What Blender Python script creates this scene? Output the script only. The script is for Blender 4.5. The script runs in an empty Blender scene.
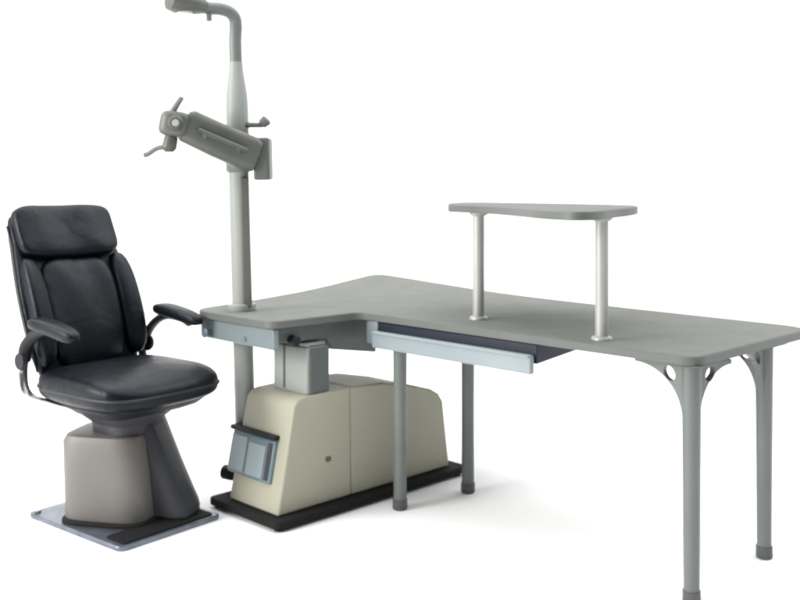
import bpy, bmesh, math, random
from mathutils import Vector, Matrix
random.seed(4)
S = bpy.context.scene
COL = S.collection
R = math.radians
Q = math.sqrt(0.5)
CAMZ = 1.268

# ------------------------------------------------------------------ camera
cd = bpy.data.cameras.new('camera'); cam = bpy.data.objects.new('camera', cd); COL.objects.link(cam)
cam.location = (0, 0, CAMZ); cam.rotation_euler = (R(90), 0, 0)
cd.sensor_width = 36; cd.lens = 45; cd.shift_y = -0.15
cd.clip_start = 0.05; cd.clip_end = 500
S.camera = cam

# ------------------------------------------------------------------ studio light
# a white lit studio backdrop ahead, a dimmer room behind the photographer
w = bpy.data.worlds.new('World'); S.world = w; w.use_nodes = True
nt = w.node_tree; nt.nodes.clear()
out = nt.nodes.new('ShaderNodeOutputWorld'); bg = nt.nodes.new('ShaderNodeBackground')
tc = nt.nodes.new('ShaderNodeTexCoord'); sp = nt.nodes.new('ShaderNodeSeparateXYZ')
mr = nt.nodes.new('ShaderNodeMapRange'); mr.interpolation_type = 'SMOOTHSTEP'
mr.inputs['From Min'].default_value = -0.35; mr.inputs['From Max'].default_value = 0.35
cr = nt.nodes.new('ShaderNodeMix'); cr.data_type = 'RGBA'
cr.inputs['A'].default_value = (0.12, 0.125, 0.13, 1); cr.inputs['B'].default_value = (1.0, 1.0, 1.0, 1)
nt.links.new(tc.outputs['Generated'], sp.inputs[0]); nt.links.new(sp.outputs['Y'], mr.inputs['Value'])
nt.links.new(mr.outputs['Result'], cr.inputs['Factor']); nt.links.new(cr.outputs['Result'], bg.inputs['Color'])
bg.inputs['Strength'].default_value = 1.0
nt.links.new(bg.outputs[0], out.inputs[0])

def area(name, loc, target, size, power, col=(1, 1, 1)):
    l = bpy.data.lights.new(name, 'AREA'); l.shape = 'RECTANGLE'; l.size, l.size_y = size; l.energy = power; l.color = col
    o = bpy.data.objects.new(name, l); COL.objects.link(o); o.location = loc
    o.rotation_euler = (Vector(target) - Vector(loc)).to_track_quat('-Z', 'Y').to_euler()
area('overhead_softbox', (0.0, 3.8, 4.9), (0, 3.8, 0), (15, 7.5), 740)
area('key_softbox', (-4.9, 1.5, 2.2), (-0.3, 3.4, 0.5), (2.4, 2.4), 290, (1.0, 0.985, 0.96))
area('backdrop_light', (0.0, 5.6, 5.6), (0, 9.2, 1.6), (14, 1.5), 170)
S.view_settings.view_transform = 'Standard'; S.view_settings.look = 'None'
S.view_settings.exposure = 0.3; S.view_settings.gamma = 1
S.cycles.pixel_filter_type = 'BLACKMAN_HARRIS'; S.cycles.filter_width = 2.6
S.cycles.max_bounces = 8

# ------------------------------------------------------------------ materials
def mat(name, col, rough=0.5, metal=0.0, var=0.08, nscale=6.0, bump=0.0, bscale=200.0, coat=0.0, speck=None, spec=0.5, bump2=0.0, b2scale=8.0):
    m = bpy.data.materials.new(name); m.use_nodes = True; n = m.node_tree; b = n.nodes['Principled BSDF']; L = n.links.new
    b.inputs['Roughness'].default_value = rough; b.inputs['Metallic'].default_value = metal
    b.inputs['Specular IOR Level'].default_value = spec; b.inputs['Coat Weight'].default_value = coat; b.inputs['Coat Roughness'].default_value = 0.25
    t = n.nodes.new('ShaderNodeTexCoord')
    no = n.nodes.new('ShaderNodeTexNoise'); no.inputs['Scale'].default_value = nscale; no.inputs['Detail'].default_value = 5
    L(t.outputs['Object'], no.inputs['Vector'])
    r = n.nodes.new('ShaderNodeValToRGB')
    r.color_ramp.elements[0].position = 0.3; r.color_ramp.elements[1].position = 0.7
    r.color_ramp.elements[0].color = (*[c * (1 - var) for c in col], 1)
    r.color_ramp.elements[1].color = (*[c * (1 + var) for c in col], 1)
    L(no.outputs['Fac'], r.inputs['Fac']); src = r.outputs['Color']
    if speck:
        v = n.nodes.new('ShaderNodeTexNoise'); v.inputs['Scale'].default_value = 420; v.inputs['Detail'].default_value = 2
        L(t.outputs['Object'], v.inputs['Vector'])
        rr = n.nodes.new('ShaderNodeValToRGB'); rr.color_ramp.elements[0].position = 0.56; rr.color_ramp.elements[1].position = 0.64
        L(v.outputs['Fac'], rr.inputs['Fac'])
        mx = n.nodes.new('ShaderNodeMix'); mx.data_type = 'RGBA'; mx.inputs['B'].default_value = (*speck, 1)
        L(rr.outputs['Color'], mx.inputs['Factor']); L(src, mx.inputs['A']); src = mx.outputs['Result']
    L(src, b.inputs['Base Color'])
    rm = n.nodes.new('ShaderNodeMapRange'); rm.inputs['To Min'].default_value = max(0.02, rough - 0.07); rm.inputs['To Max'].default_value = min(1, rough + 0.09)
    n2 = n.nodes.new('ShaderNodeTexNoise'); n2.inputs['Scale'].default_value = nscale * 2.3; n2.inputs['Detail'].default_value = 6
    L(t.outputs['Object'], n2.inputs['Vector']); L(n2.outputs['Fac'], rm.inputs['Value']); L(rm.outputs['Result'], b.inputs['Roughness'])
    prev = None
    for st, sc in ((bump, bscale), (bump2, b2scale)):
        if st:
            bn = n.nodes.new('ShaderNodeTexNoise'); bn.inputs['Scale'].default_value = sc; bn.inputs['Detail'].default_value = 4
            if sc < 30: bn.inputs['Distortion'].default_value = 1.2
            L(t.outputs['Object'], bn.inputs['Vector'])
            bp = n.nodes.new('ShaderNodeBump'); bp.inputs['Strength'].default_value = st
            bp.inputs['Distance'].default_value = 0.002 if sc > 30 else 0.03
            L(bn.outputs['Fac'], bp.inputs['Height'])
            if prev: L(prev.outputs['Normal'], bp.inputs['Normal'])
            prev = bp
    if prev: L(prev.outputs['Normal'], b.inputs['Normal'])
    return m

M = dict(
    floor=mat('white_paper', (0.93, 0.93, 0.93), 0.9, var=0.005, nscale=2),
    top=mat('grey_laminate', (0.148, 0.155, 0.143), 0.8, spec=0.03, var=0.07, nscale=9, bump=0.15, bscale=350, speck=(0.195, 0.202, 0.185)),
    edge=mat('grey_edge_band', (0.098, 0.106, 0.098), 0.5, var=0.06),
    leg=mat('grey_powder_coat', (0.128, 0.142, 0.134), 0.42, var=0.06, bump=0.2, bscale=500),
    legd=mat('dark_grey_powder_coat', (0.07, 0.08, 0.075), 0.45, var=0.08, bump=0.2, bscale=500),
    blue=mat('pale_blue_grey_enamel', (0.23, 0.272, 0.288), 0.35, var=0.05, bump=0.1, bscale=400),
    blued=mat('blue_grey_panel', (0.12, 0.17, 0.195), 0.35, var=0.08),
    tray=mat('navy_plastic_gap_shade', (0.010, 0.014, 0.026), 0.4, spec=0.3, var=0.15),
    black=mat('black_plastic', (0.007, 0.008, 0.010), 0.45, spec=0.25, var=0.2, bump=0.2, bscale=600),
    rubber=mat('black_rubber', (0.009, 0.009, 0.009), 0.8, spec=0.2, var=0.2),
    leather=mat('black_leather', (0.0028, 0.0037, 0.0060), 0.36, var=0.25, nscale=7, bump=0.35, bscale=260, bump2=0.2, b2scale=7, spec=0.22),
    leatherd=mat('black_leather_piping', (0.006, 0.006, 0.008), 0.5, var=0.2),
    cream=mat('cream_enamel', (0.335, 0.328, 0.258), 0.45, spec=0.25, var=0.03, nscale=4, bump=0.08, bscale=300),
    gap=mat('seam_shadow_line', (0.05, 0.05, 0.045), 0.8),
    ped=mat('warm_grey_cover', (0.128, 0.120, 0.111), 0.45, var=0.07, nscale=5, bump=0.2, bscale=400),
    pedd=mat('dark_grey_cover', (0.036, 0.037, 0.043), 0.5, spec=0.3, var=0.15, bump=0.2, bscale=400),
    steel=mat('brushed_steel', (0.42, 0.43, 0.44), 0.28, 1.0, var=0.05, nscale=20),
    plate=mat('blue_grey_steel_plate', (0.16, 0.18, 0.22), 0.30, 0.75, var=0.25, nscale=14),
    pole=mat('pale_grey_enamel', (0.265, 0.28, 0.262), 0.42, spec=0.3, var=0.03),
    post=mat('satin_aluminium', (0.36, 0.365, 0.35), 0.42, 0.3, var=0.04, nscale=10),
    colm=mat('mid_grey_enamel', (0.22, 0.23, 0.22), 0.4, var=0.04),
    apron=mat('slate_grey_enamel', (0.17, 0.205, 0.215), 0.38, var=0.05),
    arm=mat('olive_grey_enamel', (0.08, 0.085, 0.074), 0.45, var=0.1, nscale=14),
    armd=mat('dark_olive_grey_enamel', (0.07, 0.073, 0.064), 0.45, var=0.1),
    glass=mat('lamp_lens', (0.55, 0.55, 0.52), 0.15, var=0.02),
    brass=mat('dull_emblem', (0.11, 0.10, 0.055), 0.4, 0.5, var=0.1),
)

for _k in ('leather',): M[_k].node_tree.nodes['Principled BSDF'].inputs['Specular Tint'].default_value = (0.84, 0.92, 1.0, 1)
# ------------------------------------------------------------------ builders
def mesh(name, bm, material, parent=None, bevel=0.0, seg=3, smooth=True, loc=None):
    bmesh.ops.recalc_face_normals(bm, faces=bm.faces)
    me = bpy.data.meshes.new(name); bm.to_mesh(me); bm.free(); me.materials.append(M[material])
    o = bpy.data.objects.new(name, me); COL.objects.link(o)
    if parent: o.parent = parent
    if loc: o.location = loc
    if bevel:
        b = o.modifiers.new('bevel', 'BEVEL'); b.width = bevel; b.segments = seg; b.limit_method = 'ANGLE'; b.angle_limit = R(35)
        b.harden_normals = False
    if smooth:
        for p in me.polygons: p.use_smooth = True
        try: me.set_sharp_from_angle(angle=R(40))
        except Exception: pass
    return o

def root(name, label, cat, loc, rz=0, group=None):
    o = bpy.data.objects.new(name, None); COL.objects.link(o); o.empty_display_size = 0.1
    o.location = loc; o.rotation_euler = (0, 0, rz); o['label'] = label; o['category'] = cat
    if group: o['group'] = group
    return o

def box(bm, x0, x1, y0, y1, z0, z1):
    v = [bm.verts.new((x, y, z)) for z in (z0, z1) for (x, y) in ((x0, y0), (x1, y0), (x1, y1), (x0, y1))]
    for f in ((0, 1, 2, 3), (4, 5, 6, 7), (0, 1, 5, 4), (1, 2, 6, 5), (2, 3, 7, 6), (3, 0, 4, 7)): bm.faces.new([v[i] for i in f])
    return bm

def loft(bm, rings, cap=True):
    vs = [[bm.verts.new(p) for p in r] for r in rings]; n = len(vs[0])
    for a, b in zip(vs, vs[1:]):
        for i in range(n): bm.faces.new((a[i], a[(i + 1) % n], b[(i + 1) % n], b[i]))
    if cap: bm.faces.new(vs[0]); bm.faces.new(vs[-1])
    return bm

def ring(c, A, B, n=2.0, k=32):
    c, A, B = Vector(c), Vector(A), Vector(B); out = []
    for i in range(k):
        t = 2 * math.pi * i / k; ct, st = math.cos(t), math.sin(t)
        out.append(c + A * math.copysign(abs(ct) ** (2 / n), ct) + B * math.copysign(abs(st) ** (2 / n), st))
    return out

def tube(bm, pts, rad, k=20, flat=1.0, n=2.0):
    pts = [Vector(p) for p in pts]; rad = rad if isinstance(rad, (list, tuple)) else [rad] * len(pts); rs = []; prev = None
    for i, p in enumerate(pts):
        d = (pts[min(i + 1, len(pts) - 1)] - pts[max(i - 1, 0)]).normalized()
        if prev is None:
            a = d.cross(Vector((0, 0, 1)));
            if a.length < 0.2: a = Vector((1, 0, 0)) - d * d.x
            a.normalize()
        else:
            a = (prev - d * prev.dot(d)).normalized()
        prev = a; rs.append(ring(p, a * rad[i], d.cross(a) * rad[i] * flat, n, k))
    return loft(bm, rs)

def smoothpath(pts, sub=8):
    P = [Vector(p) for p in pts]; P = [P[0] * 2 - P[1]] + P + [P[-1] * 2 - P[-2]]; out = []
    for i in range(1, len(P) - 2):
        for s in range(sub):
            t = s / sub; a, b, c, d = P[i - 1:i + 3]
            out.append(0.5 * ((2 * b) + (c - a) * t + (2 * a - 5 * b + 4 * c - d) * t * t + (3 * b - a - 3 * c + d) * t ** 3))
    out.append(P[-2]); return out

def pillow(bm, c, X, Y, Z, e=0.35, n=4.0, k=56, m=28, f=None):
    """rounded-box cushion: superellipsoid with half axes X, Y, Z"""
    c, X, Y, Z = map(Vector, (c, X, Y, Z)); rs = []
    for j in range(m + 1):
        ph = -math.pi / 2 + math.pi * j / m
        s = max(abs(math.cos(ph)) ** e, 0.02); z = math.copysign(abs(math.sin(ph)) ** e, math.sin(ph))
        r = ring((0, 0, 0), (s, 0, 0), (0, s, 0), n, k)
        pts = []
        for p in r:
            q = Vector((p.x, p.y, z))
            if f: q = f(q)
            pts.append(c + X * q.x + Y * q.y + Z * q.z)
        rs.append(pts)
    return loft(bm, rs)

def fillet(poly, rad, k=8):
    out = []; n = len(poly)
    for i, p in enumerate(poly):
        p = Vector(p); a = Vector(poly[i - 1]) - p; b = Vector(poly[(i + 1) % n]) - p
        r = rad[i] if isinstance(rad, (list, tuple)) else rad
        la = min(r, a.length * 0.45); lb = min(r, b.length * 0.45)
        A = p + a.normalized() * la; B = p + b.normalized() * lb
        for s in range(k + 1):
            t = s / k; out.append((A * (1 - t) ** 2 + p * 2 * t * (1 - t) + B * t * t))
    return out

def slab(bm, poly, z0, z1):
    a = [bm.verts.new((p[0], p[1], z0)) for p in poly]; b = [bm.verts.new((p[0], p[1], z1)) for p in poly]; n = len(a)
    bm.faces.new(a); bm.faces.new(b)
    for i in range(n): bm.faces.new((a[i], a[(i + 1) % n], b[(i + 1) % n], b[i]))
    return bm

def cyl(bm, c, axis, r, h, k=28, r2=None):
    c = Vector(c); ax = Vector(axis).normalized(); a = ax.orthogonal().normalized(); b = ax.cross(a); r2 = r if r2 is None else r2
    return loft(bm, [ring(c, a * r, b * r, 2, k), ring(c + ax * h, a * r2, b * r2, 2, k)])

def W(e1, e2, z=0): return Vector(((e1 + e2) * Q, (e2 - e1) * Q, z))
def P(px, py, d): return Vector(((px - 400) / 1000 * d, d, CAMZ - (py - 180) / 1000 * d))
NB = bmesh.new

# ------------------------------------------------------------------ setting
bm = NB()
sweep = [(-6, 0), (2, 0), (7.2, 0)] + [(7.2 + 2.2 * math.sin(t), 2.2 - 2.2 * math.cos(t)) for t in [math.pi / 2 * i / 24 for i in range(1, 25)]] + [(9.4, 6.5)]
va = [[bm.verts.new((x, y, z)) for y, z in sweep] for x in (-11, 11)]
for i in range(len(sweep) - 1): bm.faces.new((va[0][i], va[0][i + 1], va[1][i + 1], va[1][i]))
fl = mesh('floor', bm, 'floor'); fl['kind'] = 'structure'

# ------------------------------------------------------------------ desk (frame axes: local x = along the long wing, local y = depth)
E0 = (-2.7, 2.9)
desk = root('corner_desk', 'long grey L-shaped desk on four round metal legs with curved corner brackets', 'desk', W(*E0), R(-45))
def D(e1, e2, z=0): return (e1 - E0[0], e2 - E0[1], z)
outline = [(-2.91, 2.25), (-2.89, 2.67), (-1.45, 2.67), (-1.45, 3.50), (-2.3, 3.52), (-2.9, 3.56), (-4.02, 3.84), (-3.64, 3.05), (-3.50, 2.62), (-3.42, 2.25)]
rad = [0.05, 0.06, 0.06, 0.12, 0.3, 0.3, 0.16, 0.3, 0.2, 0.08]
poly = [D(*p)[:2] for p in fillet(outline, rad)]
mesh('tabletop', slab(NB(), poly, 0.726, 0.75), 'top', desk, 0.003, 2)
cx = sum(p[0] for p in poly) / len(poly)
# edge band: a slightly proud strip round the board
def band(poly, z0, z1, off):
    bm = NB(); n = len(poly); ring_o, ring_i = [], []
    area2 = sum(poly[i][0] * poly[(i + 1) % n][1] - poly[(i + 1) % n][0] * poly[i][1] for i in range(n)); sg = 1 if area2 > 0 else -1
    for i in range(n):
        t = (Vector(poly[(i + 1) % n]) - Vector(poly[i - 1])).normalized(); nr = Vector((t.y, -t.x)) * sg
        ring_o.append(Vector(poly[i]) + nr * off); ring_i.append(Vector(poly[i]) - nr * 0.004)
    V = [[bm.verts.new((p[0], p[1], z)) for p in r] for r, z in ((ring_i, z0), (ring_o, z0), (ring_o, z1), (ring_i, z1))]
    for a in range(4):
        for i in range(n):
            A, B = V[a], V[(a + 1) % 4]; bm.faces.new((A[i], A[(i + 1) % n], B[(i + 1) % n], B[i]))
    return bm
mesh('edge_band', band(poly, 0.7225, 0.7475, 0.003), 'edge', desk)

def gusset(name, parent, base, ang, wd=0.125):
    """curved plate bracket with a round hole, between leg and table underside"""
    cu = bpy.data.curves.new(name, 'CURVE'); cu.dimensions = '2D'; cu.fill_mode = 'BOTH'; cu.extrude = 0.009; cu.bevel_depth = 0.0015
    pts = [(0.0, 0.0), (0.0, -0.17)] + [(wd - (wd - 0.002) * math.cos(t), -0.17 + 0.159 * math.sin(t)) for t in [math.pi / 2 * i / 14 for i in range(1, 15)]] + [(wd, 0.0)]
    pts[2:2] = [(0.002, -0.17)]
    hole = [(0.046 + 0.020 * math.cos(t) + 0.006 * math.sin(t), -0.034 + 0.024 * math.sin(t)) for t in [2 * math.pi * i / 20 for i in range(20)]]
    for pp in (pts, hole):
        s = cu.splines.new('POLY'); s.points.add(len(pp) - 1); s.use_cyclic_u = True
        for i, (x, y) in enumerate(pp): s.points[i].co = (x, y, 0, 1)
    tmp = bpy.data.objects.new('tmp', cu); COL.objects.link(tmp)
    bpy.context.view_layer.update()
    me = bpy.data.meshes.new_from_object(tmp.evaluated_get(bpy.context.evaluated_depsgraph_get()))
    bpy.data.objects.remove(tmp)
    me.materials.clear(); me.materials.append(M['leg'])
    o = bpy.data.objects.new(name, me); COL.objects.link(o); o.parent = parent
    o.location = base; o.rotation_euler = (R(90), 0, ang); return o

def desk_leg(e1, e2, ztop, r=0.0265, brackets=()):
    c = D(e1, e2)
    k0 = 0.82 if brackets else 0.95
    L = mesh('leg', tube(NB(), [(0, 0, 0.03), (0, 0, 0.35), (0, 0, ztop)], [r * k0, r * (k0 + 1) / 2, r * 1.03], 28), 'leg', desk, loc=c)
    mesh('foot', tube(NB(), [(0, 0, 0), (0, 0, 0.006), (0, 0, 0.04)], [r * k0, r * (k0 + .14), r * (k0 + .12)], 28), 'legd', L)
    mesh('mounting_plate', box(NB(), -0.055, 0.055, -0.055, 0.055, ztop, ztop + 0.006), 'legd', L, 0.004)
    for a in brackets: gusset('bracket', L, (math.cos(a) * r * 0.8, math.sin(a) * r * 0.8, ztop), a, 0.165 if a > 3 else 0.14)
    return L
desk_leg(-1.50, 2.735, 0.716, 0.0285, (math.pi, R(76)))
desk_leg(-1.51, 3.24, 0.716, 0.029, (math.pi, -math.pi / 2))
desk_leg(-2.725, 2.725, 0.634)
desk_leg(-2.676, 3.066, 0.634)

# keyboard tray under the long wing: pale front, black housing whose colour also paints the gap's shade
tr = mesh('keyboard_tray', box(NB(), *[v for v in (-2.80 - E0[0], -2.035 - E0[0])], 2.645 - E0[1], 2.668 - E0[1], 0.622, 0.687), 'blue', desk, 0.006)
bm = NB()
pr = [(2.672, 0.655), (3.12, 0.695), (3.12, 0.7185), (2.672, 0.7185)]
loft(bm, [[D(e1, p[0], p[1]) for p in pr] for e1 in (-2.79, -2.028)])
mesh('tray_housing', bm, 'tray', tr, 0.003)
mesh('tray_lip', box(NB(), -2.795 - E0[0], -2.04 - E0[0], 2.636 - E0[1], 2.645 - E0[1], 0.679, 0.685), 'blue', tr, 0.002)
mesh('tray_bracket', box(NB(), -2.868 - E0[0], -2.803 - E0[0], 2.68 - E0[1], 2.78 - E0[1], 0.628, 0.7195), 'blue', tr, 0.006)

# drawer unit below the short wing
bm = NB()
for (e1a, e1b) in ((-3.385, -2.935),):
    pr = [(2.30, 0.662), (2.535, 0.652), (2.56, 0.610), (2.80, 0.570), (2.80, 0.7195), (2.30, 0.7195)]
    loft(bm, [[D(e, p[0], p[1]) for p in pr] for e in (e1a, e1b)])
dh = mesh('drawer_unit', bm, 'legd', desk, 0.006)
dr = mesh('drawer_front', box(NB(), -3.40 - E0[0], -2.925 - E0[0], 2.268 - E0[1], 2.297 - E0[1], 0.640, 0.7195), 'apron', dh, 0.008)
mesh('drawer_knob', tube(NB(), [D(-3.33, 2.268, 0.667), D(-3.33, 2.255, 0.667), D(-3.33, 2.240, 0.667), D(-3.33, 2.236, 0.667)], [0.010, 0.012, 0.021, 0.015], 20), 'blued', dr)
mesh('lock', cyl(NB(), D(-3.10, 2.269, 0.665), (0, -1, 0), 0.010, 0.006), 'blued', dr, 0.001)
mesh('hand_knob', tube(NB(), [D(-2.935, 2.36, 0.668), D(-2.905, 2.36, 0.668), D(-2.90, 2.36, 0.668)], [0.020, 0.020, 0.014], 20), 'black', dh)

# ------------------------------------------------------------------ base unit
U0 = (-3.04, 2.74)
unit = root('instrument_base_unit', 'cream enamelled base unit on a black plate under the short wing of the desk', 'base unit', W(*U0), R(-45))
def Un(e1, e2, z=0): return (e1 - U0[0], e2 - U0[1], z)
mesh('base_plate', slab(NB(), [Un(*p)[:2] for p in fillet([(-3.27, 2.215), (-2.835, 2.215), (-2.835, 3.25), (-3.27, 3.25)], 0.03)], 0.012, 0.040), 'rubber', unit, 0.005)
for (a, b) in ((-3.24, 2.25), (-2.87, 2.25), (-2.87, 3.21), (-3.24, 3.21)):
    mesh('foot', cyl(NB(), Un(a, b, 0), (0, 0, 1), 0.018, 0.013), 'rubber', unit)
def prof_body(pr, e1a, e1b, draft=0.006):
    bm = NB(); zc = 0.045; rs = []
    for e, s in ((e1a, 1), (e1b, -1)):
        rs.append([Un(e + s * draft * (p[1] - zc) / 0.4, p[0], p[1]) for p in pr])
    return loft(bm, rs)
fr = mesh('front_cover', prof_body([(2.258, 0.0415), (2.338, 0.428), (2.356, 0.448), (2.385, 0.457), (2.618, 0.462), (2.618, 0.0415)], -3.19, -2.885), 'cream', unit, 0.009, 4)
mesh('rear_cover', prof_body([(2.6195, 0.0415), (2.6195, 0.462), (2.80, 0.452), (2.98, 0.415), (3.08, 0.385), (3.125, 0.360), (3.15, 0.325), (3.185, 0.0415)], -3.19, -2.885), 'cream', unit, 0.009, 4)
# control panel box on the leaning front
def leanbox(e1a, e1b, z0, z1, o0, o1):
    f = lambda z: 2.258 + (z - 0.0415) * 0.207
    return loft(NB(), [[Un(e, f(z) - o, z) for z, o in ((z0, o0), (z1, o0), (z1, o1), (z0, o1))] for e in (e1a, e1b)])
pn = mesh('control_panel', leanbox(-3.215, -2.95, 0.142, 0.300, -0.03, 0.014), 'blued', unit, 0.007)
mesh('panel_lid', leanbox(-3.226, -2.946, 0.300, 0.316, -0.03, 0.024), 'black', pn, 0.003)
mesh('panel_tile', leanbox(-3.210, -3.115, 0.155, 0.286, 0.013, 0.018), 'blue', pn, 0.002)
mesh('panel_tile', leanbox(-3.100, -2.998, 0.155, 0.272, 0.013, 0.018), 'blue', pn, 0.002)
mesh('panel_strip', leanbox(-2.986, -2.962, 0.155, 0.286, 0.013, 0.018), 'pedd', pn, 0.002)
mesh('emblem', slab(NB(), [(p.x, p.y) for p in ring((0, 0, 0), (0.013, 0, 0), (0, 0.010, 0), 2.6)], 0, 0.003), 'brass', unit, loc=Un(-2.8868, 2.50, 0.205)).rotation_euler = (R(90), 0, R(90))
mesh('foot_knob', tube(NB(), [Un(-3.19, 2.33, 0.115), Un(-3.225, 2.32, 0.115), Un(-3.245, 2.315, 0.115), Un(-3.285, 2.305, 0.115), Un(-3.292, 2.303, 0.115)], [0.012, 0.012, 0.028, 0.028, 0.018], 24), 'black', unit)
for e2, z in ((2.36, 0.075), (2.58, 0.075), (2.58, 0.40), (2.66, 0.40), (2.66, 0.075), (3.12, 0.075)):
    mesh('screw', cyl(NB(), Un(-2.8865 - 0.015 * (z - .045), e2, z), (1, 0, 0), 0.0055, 0.003, 16), 'cream', unit)
# sliding column carrying the desk
cl = mesh('support_column', box(NB(), -3.11 - U0[0], -2.905 - U0[0], 2.41 - U0[1], 2.52 - U0[1], 0.455, 0.635), 'pole', unit, 0.008)
cl.name = 'support_column'
mesh('inner_column', box(NB(), -3.10 - U0[0], -2.915 - U0[0], 2.418 - U0[1], 2.512 - U0[1], 0.635, 0.6505), 'pole', cl, 0.006)
mesh('column_groove', box(NB(), -3.045 - U0[0], -3.035 - U0[0], 2.4075 - U0[1], 2.415 - U0[1], 0.468, 0.632), 'legd', cl)
mesh('column_shaded_side', box(NB(), -2.905 - U0[0], -2.898 - U0[0], 2.425 - U0[1], 2.515 - U0[1], 0.464, 0.633), 'legd', cl, 0.002)  # thin dark sheet, paints the shade on the column's right side

# ------------------------------------------------------------------ lamp stand
SP = W(-3.24, 2.38); dP = SP.y; TILT = R(-1.5)
lamp = root('examination_lamp_stand', 'tall grey pole with hooked lamp and swing arm, rising through the desk left end', 'lamp stand', (SP.x, SP.y, 0.041))
def Ls(v): return Vector(v) - Vector((SP.x, SP.y, 0.041))
def Lt(v): return Matrix.Rotation(-TILT, 3, 'Y') @ Ls(v)
def zpix(y, d=None): return CAMZ - (y - 180) / 1000 * (d or dP)
mesh('pole', tube(NB(), [Ls((SP.x, SP.y, z)) for z in (0.041, 0.4, 0.8, zpix(137))], 0.040, 36), 'pole', lamp)
mesh('pole_channel', box(NB(), 0.014, 0.043, -0.045, -0.012, 0.725, zpix(178) - 0.041), 'armd', lamp, 0.003)
mesh('collar', tube(NB(), [(0, 0, z - 0.041) for z in (0.751, 0.757, 0.775, 0.779)], [0.052, 0.054, 0.054, 0.046], 36), 'pole', lamp)
mesh('sleeve', tube(NB(), [Ls((SP.x, SP.y, zpix(y))) for y in (137, 134, 108, 96, 84, 70, 62)], [0.043, 0.045, 0.045, 0.043, 0.037, 0.029, 0.0275], 36), 'pole', lamp)
# hooked top
a0 = P(238, 64, dP); zt = P(238, 30, dP).z
hook = [Ls((SP.x, SP.y, zpix(y))) for y in (70, 55, 40)]
hook += [Lt(p) for p in (P(235.8, 27, dP), P(234.5, 18, dP - .01), P(229, 12, dP - .03), P(220, 9, dP - .05), P(208, 8, dP - .08), P(190, 5, dP - .12))]
tbm = tube(NB(), smoothpath(hook, 5), 0.0255, 24); mesh('lamp_arm', tbm, 'leg', lamp)
h1, h2 = Lt(P(207, 7, dP - .08)), Lt(P(168, 0, dP - .18)); hd = (h2 - h1)
hs = mesh('lamp_shade', tube(NB(), [h1, h1 + hd * .12, h1 + hd * .4, h1 + hd * .8, h1 + hd * .97, h2], [0.022, 0.038, 0.052, 0.055, 0.045, 0.02], 28, 0.8), 'arm', lamp)
mesh('lamp_lens', cyl(NB(), h1 + hd * .6 + Vector((0, 0, -0.036)), (0.05, 0, -1), 0.034, 0.010), 'glass', hs, 0.002)
mesh('lamp_knob', cyl(NB(), Lt(P(209, 13, dP - .09)), (0, 0, -1), 0.011, 0.032), 'leg', lamp, 0.002)
# side lock lever
lv = mesh('lock_lever', tube(NB(), [Lt(P(240, 125, dP)), Lt(P(256, 125, dP - .04)), Lt(P(263, 125, dP - .04))], [0.012, 0.010, 0.010], 16), 'armd', lamp)
mesh('lever_knob', tube(NB(), [Lt(P(261, 125, dP - .04)), Lt(P(262, 124, dP - .04)), Lt(P(267, 120, dP - .04)), Lt(P(268, 119, dP - .04))], [0.010, 0.019, 0.022, 0.012], 20), 'arm', lv)

lamp.rotation_euler = (0, TILT, 0)
# swinging arm with instrument head
arm = mesh('swing_arm', tube(NB(), [Lt(P(258, 157, dP - .06)), Lt(P(250, 154, dP - .065)), Lt(P(215, 139, dP - .12)), Lt(P(188, 126, dP - .17)), Lt(P(184, 124, dP - .175))], [0.045, 0.052, 0.050, 0.048, 0.040], 32, 1.35, 4.0), 'arm', lamp)
c = Lt(P(263, 159, dP - .03)); mesh('pivot_housing', box(NB(), c.x - .032, c.x + .032, c.y - .055, c.y + .055, c.z - .083, c.z + .083), 'arm', lamp, 0.010)
mesh('clamp_ring', tube(NB(), [Ls((SP.x, SP.y, zpix(y))) for y in (172, 170, 146, 144)], [0.044, 0.050, 0.050, 0.044], 32), 'leg', lamp)
mesh('arm_cover', tube(NB(), [Lt(P(246, 150, dP - .135)), Lt(P(212, 136, dP - .185)), Lt(P(198, 129, dP - .205))], [0.018, 0.020, 0.016], 20, 0.5), 'armd', arm)
for p in ((238, 151), (205, 136)):
    mesh('bolt', cyl(NB(), Lt(P(p[0], p[1], dP - (.135 if p[0] > 220 else .19))), (0, -1, 0), 0.009, 0.012), 'steel', arm)
hdm = NB(); pillow(hdm, Lt(P(175, 124, dP - .19)), (0.056, 0, -0.01), (0, 0.045, 0), (0.01, 0, 0.048), 0.5, 3)
hdo = mesh('instrument_head', hdm, 'arm', lamp)
mesh('turret', cyl(NB(), Lt(P(176, 123, dP - .235)), (0, -1, 0), 0.030, 0.022, 28, 0.024), 'armd', hdo, 0.003)
mesh('dial', cyl(NB(), Lt(P(176, 123, dP - .257)), (0, -1, 0), 0.013, 0.010), 'pole', hdo, 0.002)
mesh('rest_rod', tube(NB(), [Lt(P(170, 116, dP - .2)), Lt(P(176, 106, dP - .2)), Lt(P(182, 97, dP - .2))], [0.013, 0.012, 0.010], 16), 'leg', hdo)
mesh('joint', tube(NB(), [Lt(P(172, 133, dP - .2)), Lt(P(171, 138, dP - .2)), Lt(P(169, 148, dP - .2)), Lt(P(169, 152, dP - .2))], [0.016, 0.026, 0.028, 0.016], 20), 'armd', hdo)
mesh('hook_plate', tube(NB(), smoothpath([Lt(P(172, 147, dP - .2)), Lt(P(158, 148, dP - .2)), Lt(P(148, 154, dP - .2)), Lt(P(144, 155, dP - .2))], 4), 0.0125, 16, 0.8), 'leg', hdo)
mesh('top_knob', cyl(NB(), Lt(P(200, 124, dP - .17)), (0.1, 0, 1), 0.018, 0.022), 'arm', hdo, 0.003)

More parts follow.
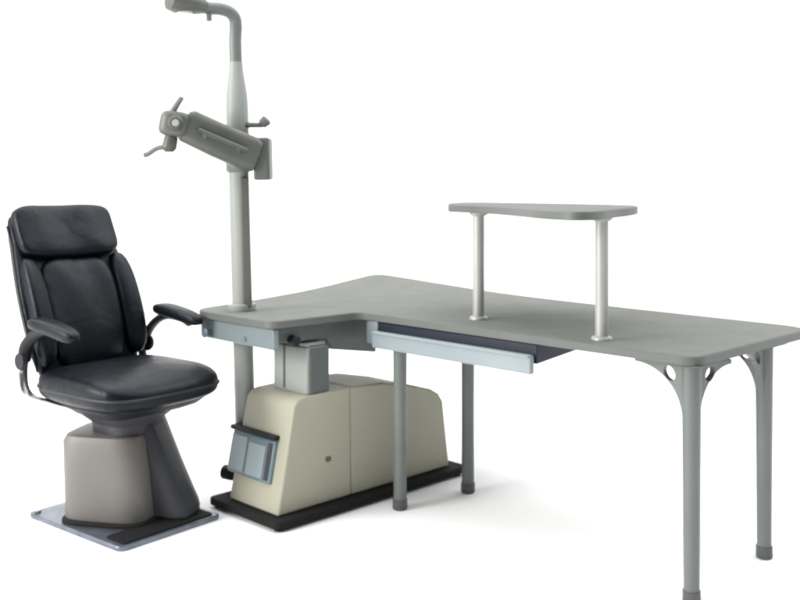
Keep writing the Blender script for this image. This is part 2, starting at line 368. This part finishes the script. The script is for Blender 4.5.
# ------------------------------------------------------------------ raised shelf
p1, p2 = Vector((.2925, 3.72)), Vector((.654, 3.24)); sc = (p1 + p2) / 2
shelf = root('raised_shelf', 'small curved grey shelf on two slim round posts above the long desk wing', 'shelf', (sc.x, sc.y, 0.7505))
ol = [(.185, 3.78), (.30, 3.60), (.385, 3.34), (.44, 3.10), (.515, 2.97), (.60, 3.02), (.69, 3.20), (.79, 3.40), (.85, 3.58), (.86, 3.74), (.72, 3.93), (.50, 4.12), (.30, 4.24), (.205, 4.08)]
sm = smoothpath([(x, y, 0) for x, y in ol + [ol[0]]], 5)[:-1]
spoly = [(p.x - sc.x, p.y - sc.y) for p in sm]
mesh('shelf_board', slab(NB(), spoly, 1.147 - .7505, 1.174 - .7505), 'top', shelf, 0.004, 3)
mesh('edge_band', band(spoly, 1.149 - .7505, 1.172 - .7505, 0.002), 'edge', shelf)
for p in (p1, p2):
    x, y = p.x - sc.x, p.y - sc.y
    po = mesh('post', tube(NB(), [(x, y, 0.004), (x, y, 0.2), (x, y, 0.392)], 0.0215, 28), 'post', shelf)
    mesh('flange', tube(NB(), [(x, y, 0.0), (x, y, 0.005), (x, y, 0.010), (x, y, 0.012)], [0.034, 0.034, 0.031, 0.024], 28), 'post', po)
    mesh('top_flange', tube(NB(), [(x, y, 0.384), (x, y, 0.388), (x, y, 0.396)], [0.024, 0.033, 0.034], 28), 'post', po)

# ------------------------------------------------------------------ chair
CA = R(-39)
chair = root('examination_chair', 'black leather reclining chair with armrests on a grey pedestal and steel floor plate', 'chair', (-1.035, 3.755, 0), CA)
mesh('floor_plate', slab(NB(), [(p.x, p.y) for p in fillet([(-.29, -.225), (.29, -.225), (.29, .225), (-.29, .225)], 0.03)], 0.0, 0.018), 'plate', chair, 0.004)
mesh('rubber_mat', slab(NB(), [(p.x, p.y) for p in fillet([(.165, -.20), (.275, -.20), (.275, .20), (.165, .20)], 0.02)], 0.018, 0.023), 'rubber', chair, 0.002)
for sx in (-.26, .26):
    for sy in (-.2, .2):
        if sx < 0: mesh('bolt', cyl(NB(), (sx, sy, 0.018), (0, 0, 1), 0.012, 0.008, 6), 'steel', chair)
# pedestal: rounded block
pd = mesh('pedestal', loft(NB(), [ring((x, 0, z), (a, 0, 0), (0, b, 0), 4.5, 64) for x, z, a, b in ((-.02, .018, .160, .150), (-.02, .03, .166, .156), (-.035, .20, .160, .150), (-.045, .31, .155, .145), (-.045, .330, .145, .135), (-.045, .336, .125, .115))]), 'ped', chair)
pf = mesh('pedestal_fairing', loft(NB(), [[Vector(v) for v in ((.0, -.05, z), (fx - .03, -.05, z), (fx, -.03, z), (fx + .01, .06, z), (fx - .02, .14, z), (.0, .15, z))] for z, fx in ((.019, .268), (.06, .255), (.20, .19), (.37, .118))]), 'pedd', chair, 0.014)
sk = mesh('pedestal_skirt', loft(NB(), [ring((-.02, 0, z), (a, 0, 0), (0, a - .008, 0), 4.5, 56) for z, a in ((.018, .176), (.026, .176), (.034, .168))]), 'rubber', chair)
for o in (pd, pf, sk): o.rotation_euler = (0, 0, R(27))
# neck and seat mechanism
mesh('seat_column', loft(NB(), [ring((0.01, 0, z), (a, 0, 0), (0, b, 0), 4, 40) for z, a, b in ((.325, .10, .10), (.37, .105, .105), (.40, .14, .14), (.425, .17, .17))]), 'pedd', chair)
mesh('seat_pan', loft(NB(), [ring((0.02, 0, z), (a, 0, 0), (0, b, 0), 6, 56) for z, a, b in ((.415, .16, .17), (.432, .205, .205), (.452, .225, .230), (.46, .225, .230))]), 'black', chair)
def seatf(q):
    q = q.copy(); r = min(1, abs(q.y))
    if q.z > 0:
        q.z += 0.16 * abs(q.y) ** 3 * (1 - max(0, q.x) ** 4) - 0.18 * max(0, q.x - .35) ** 1.5 * 1.6 + 0.05 * math.cos(q.x * 3.0) * (1 - q.y * q.y)
    q.x *= 1 - 0.05 * q.y * q.y
    return q
seat = mesh('seat', pillow(NB(), (0.03, 0, 0.512), (.285, 0, 0), (0, .268, 0), (0, 0, .068), 0.62, 4.5, 72, 30, seatf), 'leather', chair)
def insetf(q):
    q = q.copy()
    if q.z > 0: q.z -= 0.55 * max(0, q.x - .3) ** 1.6
    return q
mesh('seat_cushion', pillow(NB(), (0.02, 0, 0.560), (.215, 0, 0.002), (0, .190, 0), (0, 0, .024), 0.9, 4, 64, 24, insetf), 'leather', seat)
def loop(a, b, z, x0, y0, n=4.5, dz=None):
    pts = ring((x0, y0, z), (a, 0, 0), (0, b, 0), n, 72); pts.append(pts[0]); return pts
mesh('piping', tube(NB(), loop(.282, .265, .510, .03, 0), 0.0045, 8), 'leatherd', seat)

# backrest in its own reclined frame
B0 = Vector((-.225, 0, .53)); UP = Vector((-.345, 0, .938)).normalized(); NR = Vector((UP.z, 0, -UP.x)); YY = Vector((0, 1, 0))
def Bk(u, y, n): return B0 + UP * u + YY * y + NR * n
def hw(u): # half width by height
    t = max(0, min(1, u / .66)); return .222 + .030 * math.sin(math.pi * min(1, t * 1.25)) ** 1.2 - .008 * max(0, t - .6)
def shell(u0, u1, n0, n1, wf, m=24, e=4.0, curve=0.028):
    rs = []
    for i in range(m + 1):
        t = i / m; u = u0 + (u1 - u0) * t; s = max((1 - abs(2 * t - 1) ** 7), 0.0) ** .5
        s2 = 0.80 + 0.20 * s; th = (n1 - n0) / 2 * max(s, .12); w_ = wf(u) * s2
        r = []
        for p in ring((0, 0, 0), (w_, 0, 0), (0, th, 0), e, 56):
            r.append(Bk(u, p.x, (n0 + n1) / 2 + p.y + curve * (p.x / .25) ** 2 + .025 * math.cos((u / .66 - .35) * 4)))
        rs.append(r)
    return loft(NB(), rs)
bkr = mesh('backrest', shell(-.03, .655, -.055, .015, hw, 40), 'leather', chair)
mesh('back_shell', shell(.0, .62, -.075, -.045, lambda u: hw(u) * .93, 30), 'black', bkr)
# padded sections
def pad(u0, u1, halfw, n, th, e=.55, sh=3.6, y0=0.0):
    uc, uh = (u0 + u1) / 2, (u1 - u0) / 2
    def f(q):
        q = q.copy()
        return q
    bm = pillow(NB(), (0, 0, 0), (halfw, 0, 0), (0, uh, 0), (0, 0, th), e, sh, 64, 22, f)
    for v in bm.verts:
        x, u, nn = v.co.x + y0, v.co.y + uc, v.co.z
        nn2 = n + nn + .028 * (x / .25) ** 2 + .025 * math.cos((u / .66 - .35) * 4)
        nn2 += 0.004 * math.sin(x * 31 + u * 9) * (1 if nn > 0 else 0)
        v.co = Bk(u, x, nn2)
    return bm
mesh('head_cushion', pad(.448, .672, .216, .026, .040, .5, 5.5), 'leather', bkr)
mesh('lumbar_cushion', pad(.01, .452, .158, .012, .040, .6, 4.5), 'leather', bkr)
for s in (-1, 1): mesh('side_bolster', pad(.03, .452, .044, .018, .040, .6, 3.0, s * .198), 'leather', bkr)
pth = [Bk(u, -hw(u) * 1.005, -.018 + .028 * (hw(u) / .25) ** 2 + .025 * math.cos((u / .66 - .35) * 4)) for u in [.02 + .58 * i / 20 for i in range(21)]]
mesh('piping', tube(NB(), pth, 0.005, 8), 'leatherd', bkr)

# armrests
for s in (-1, 1):
    y = s * .275
    ar = mesh('armrest', tube(NB(), smoothpath([(-.24, y * .97, .60), (-.215, y, .655), (-.16, y, .700), (-.09, y, .725), (.0, y, .722), (.05, y, .708)], 6), 0.024, 16, .7), 'black', chair)
    mesh('arm_pad', pillow(NB(), (-.03, y, .738), (.135, 0, -.018), (0, .036, 0), (.003, 0, .025), .6, 4, 40, 16, lambda q: Vector((q.x, q.y * (1 - .15 * q.x), q.z - .25 * q.x * q.x))), 'leather', ar)
    mesh('arm_bracket', tube(NB(), smoothpath([(-.24, y * .97, .61), (-.25, y * .97, .56), (-.235, y * .98, .50), (-.20, y * .95, .468), (-.12, y * .9, .458), (.0, y * .7, .44)], 5), 0.019, 14, .6), 'steel' if s < 0 else 'black', ar)
    mesh('pivot_cap', cyl(NB(), (-.235, y + s * .004, .60), (0, s, 0), .036, .014, 28, .030), 'black', ar, .002)
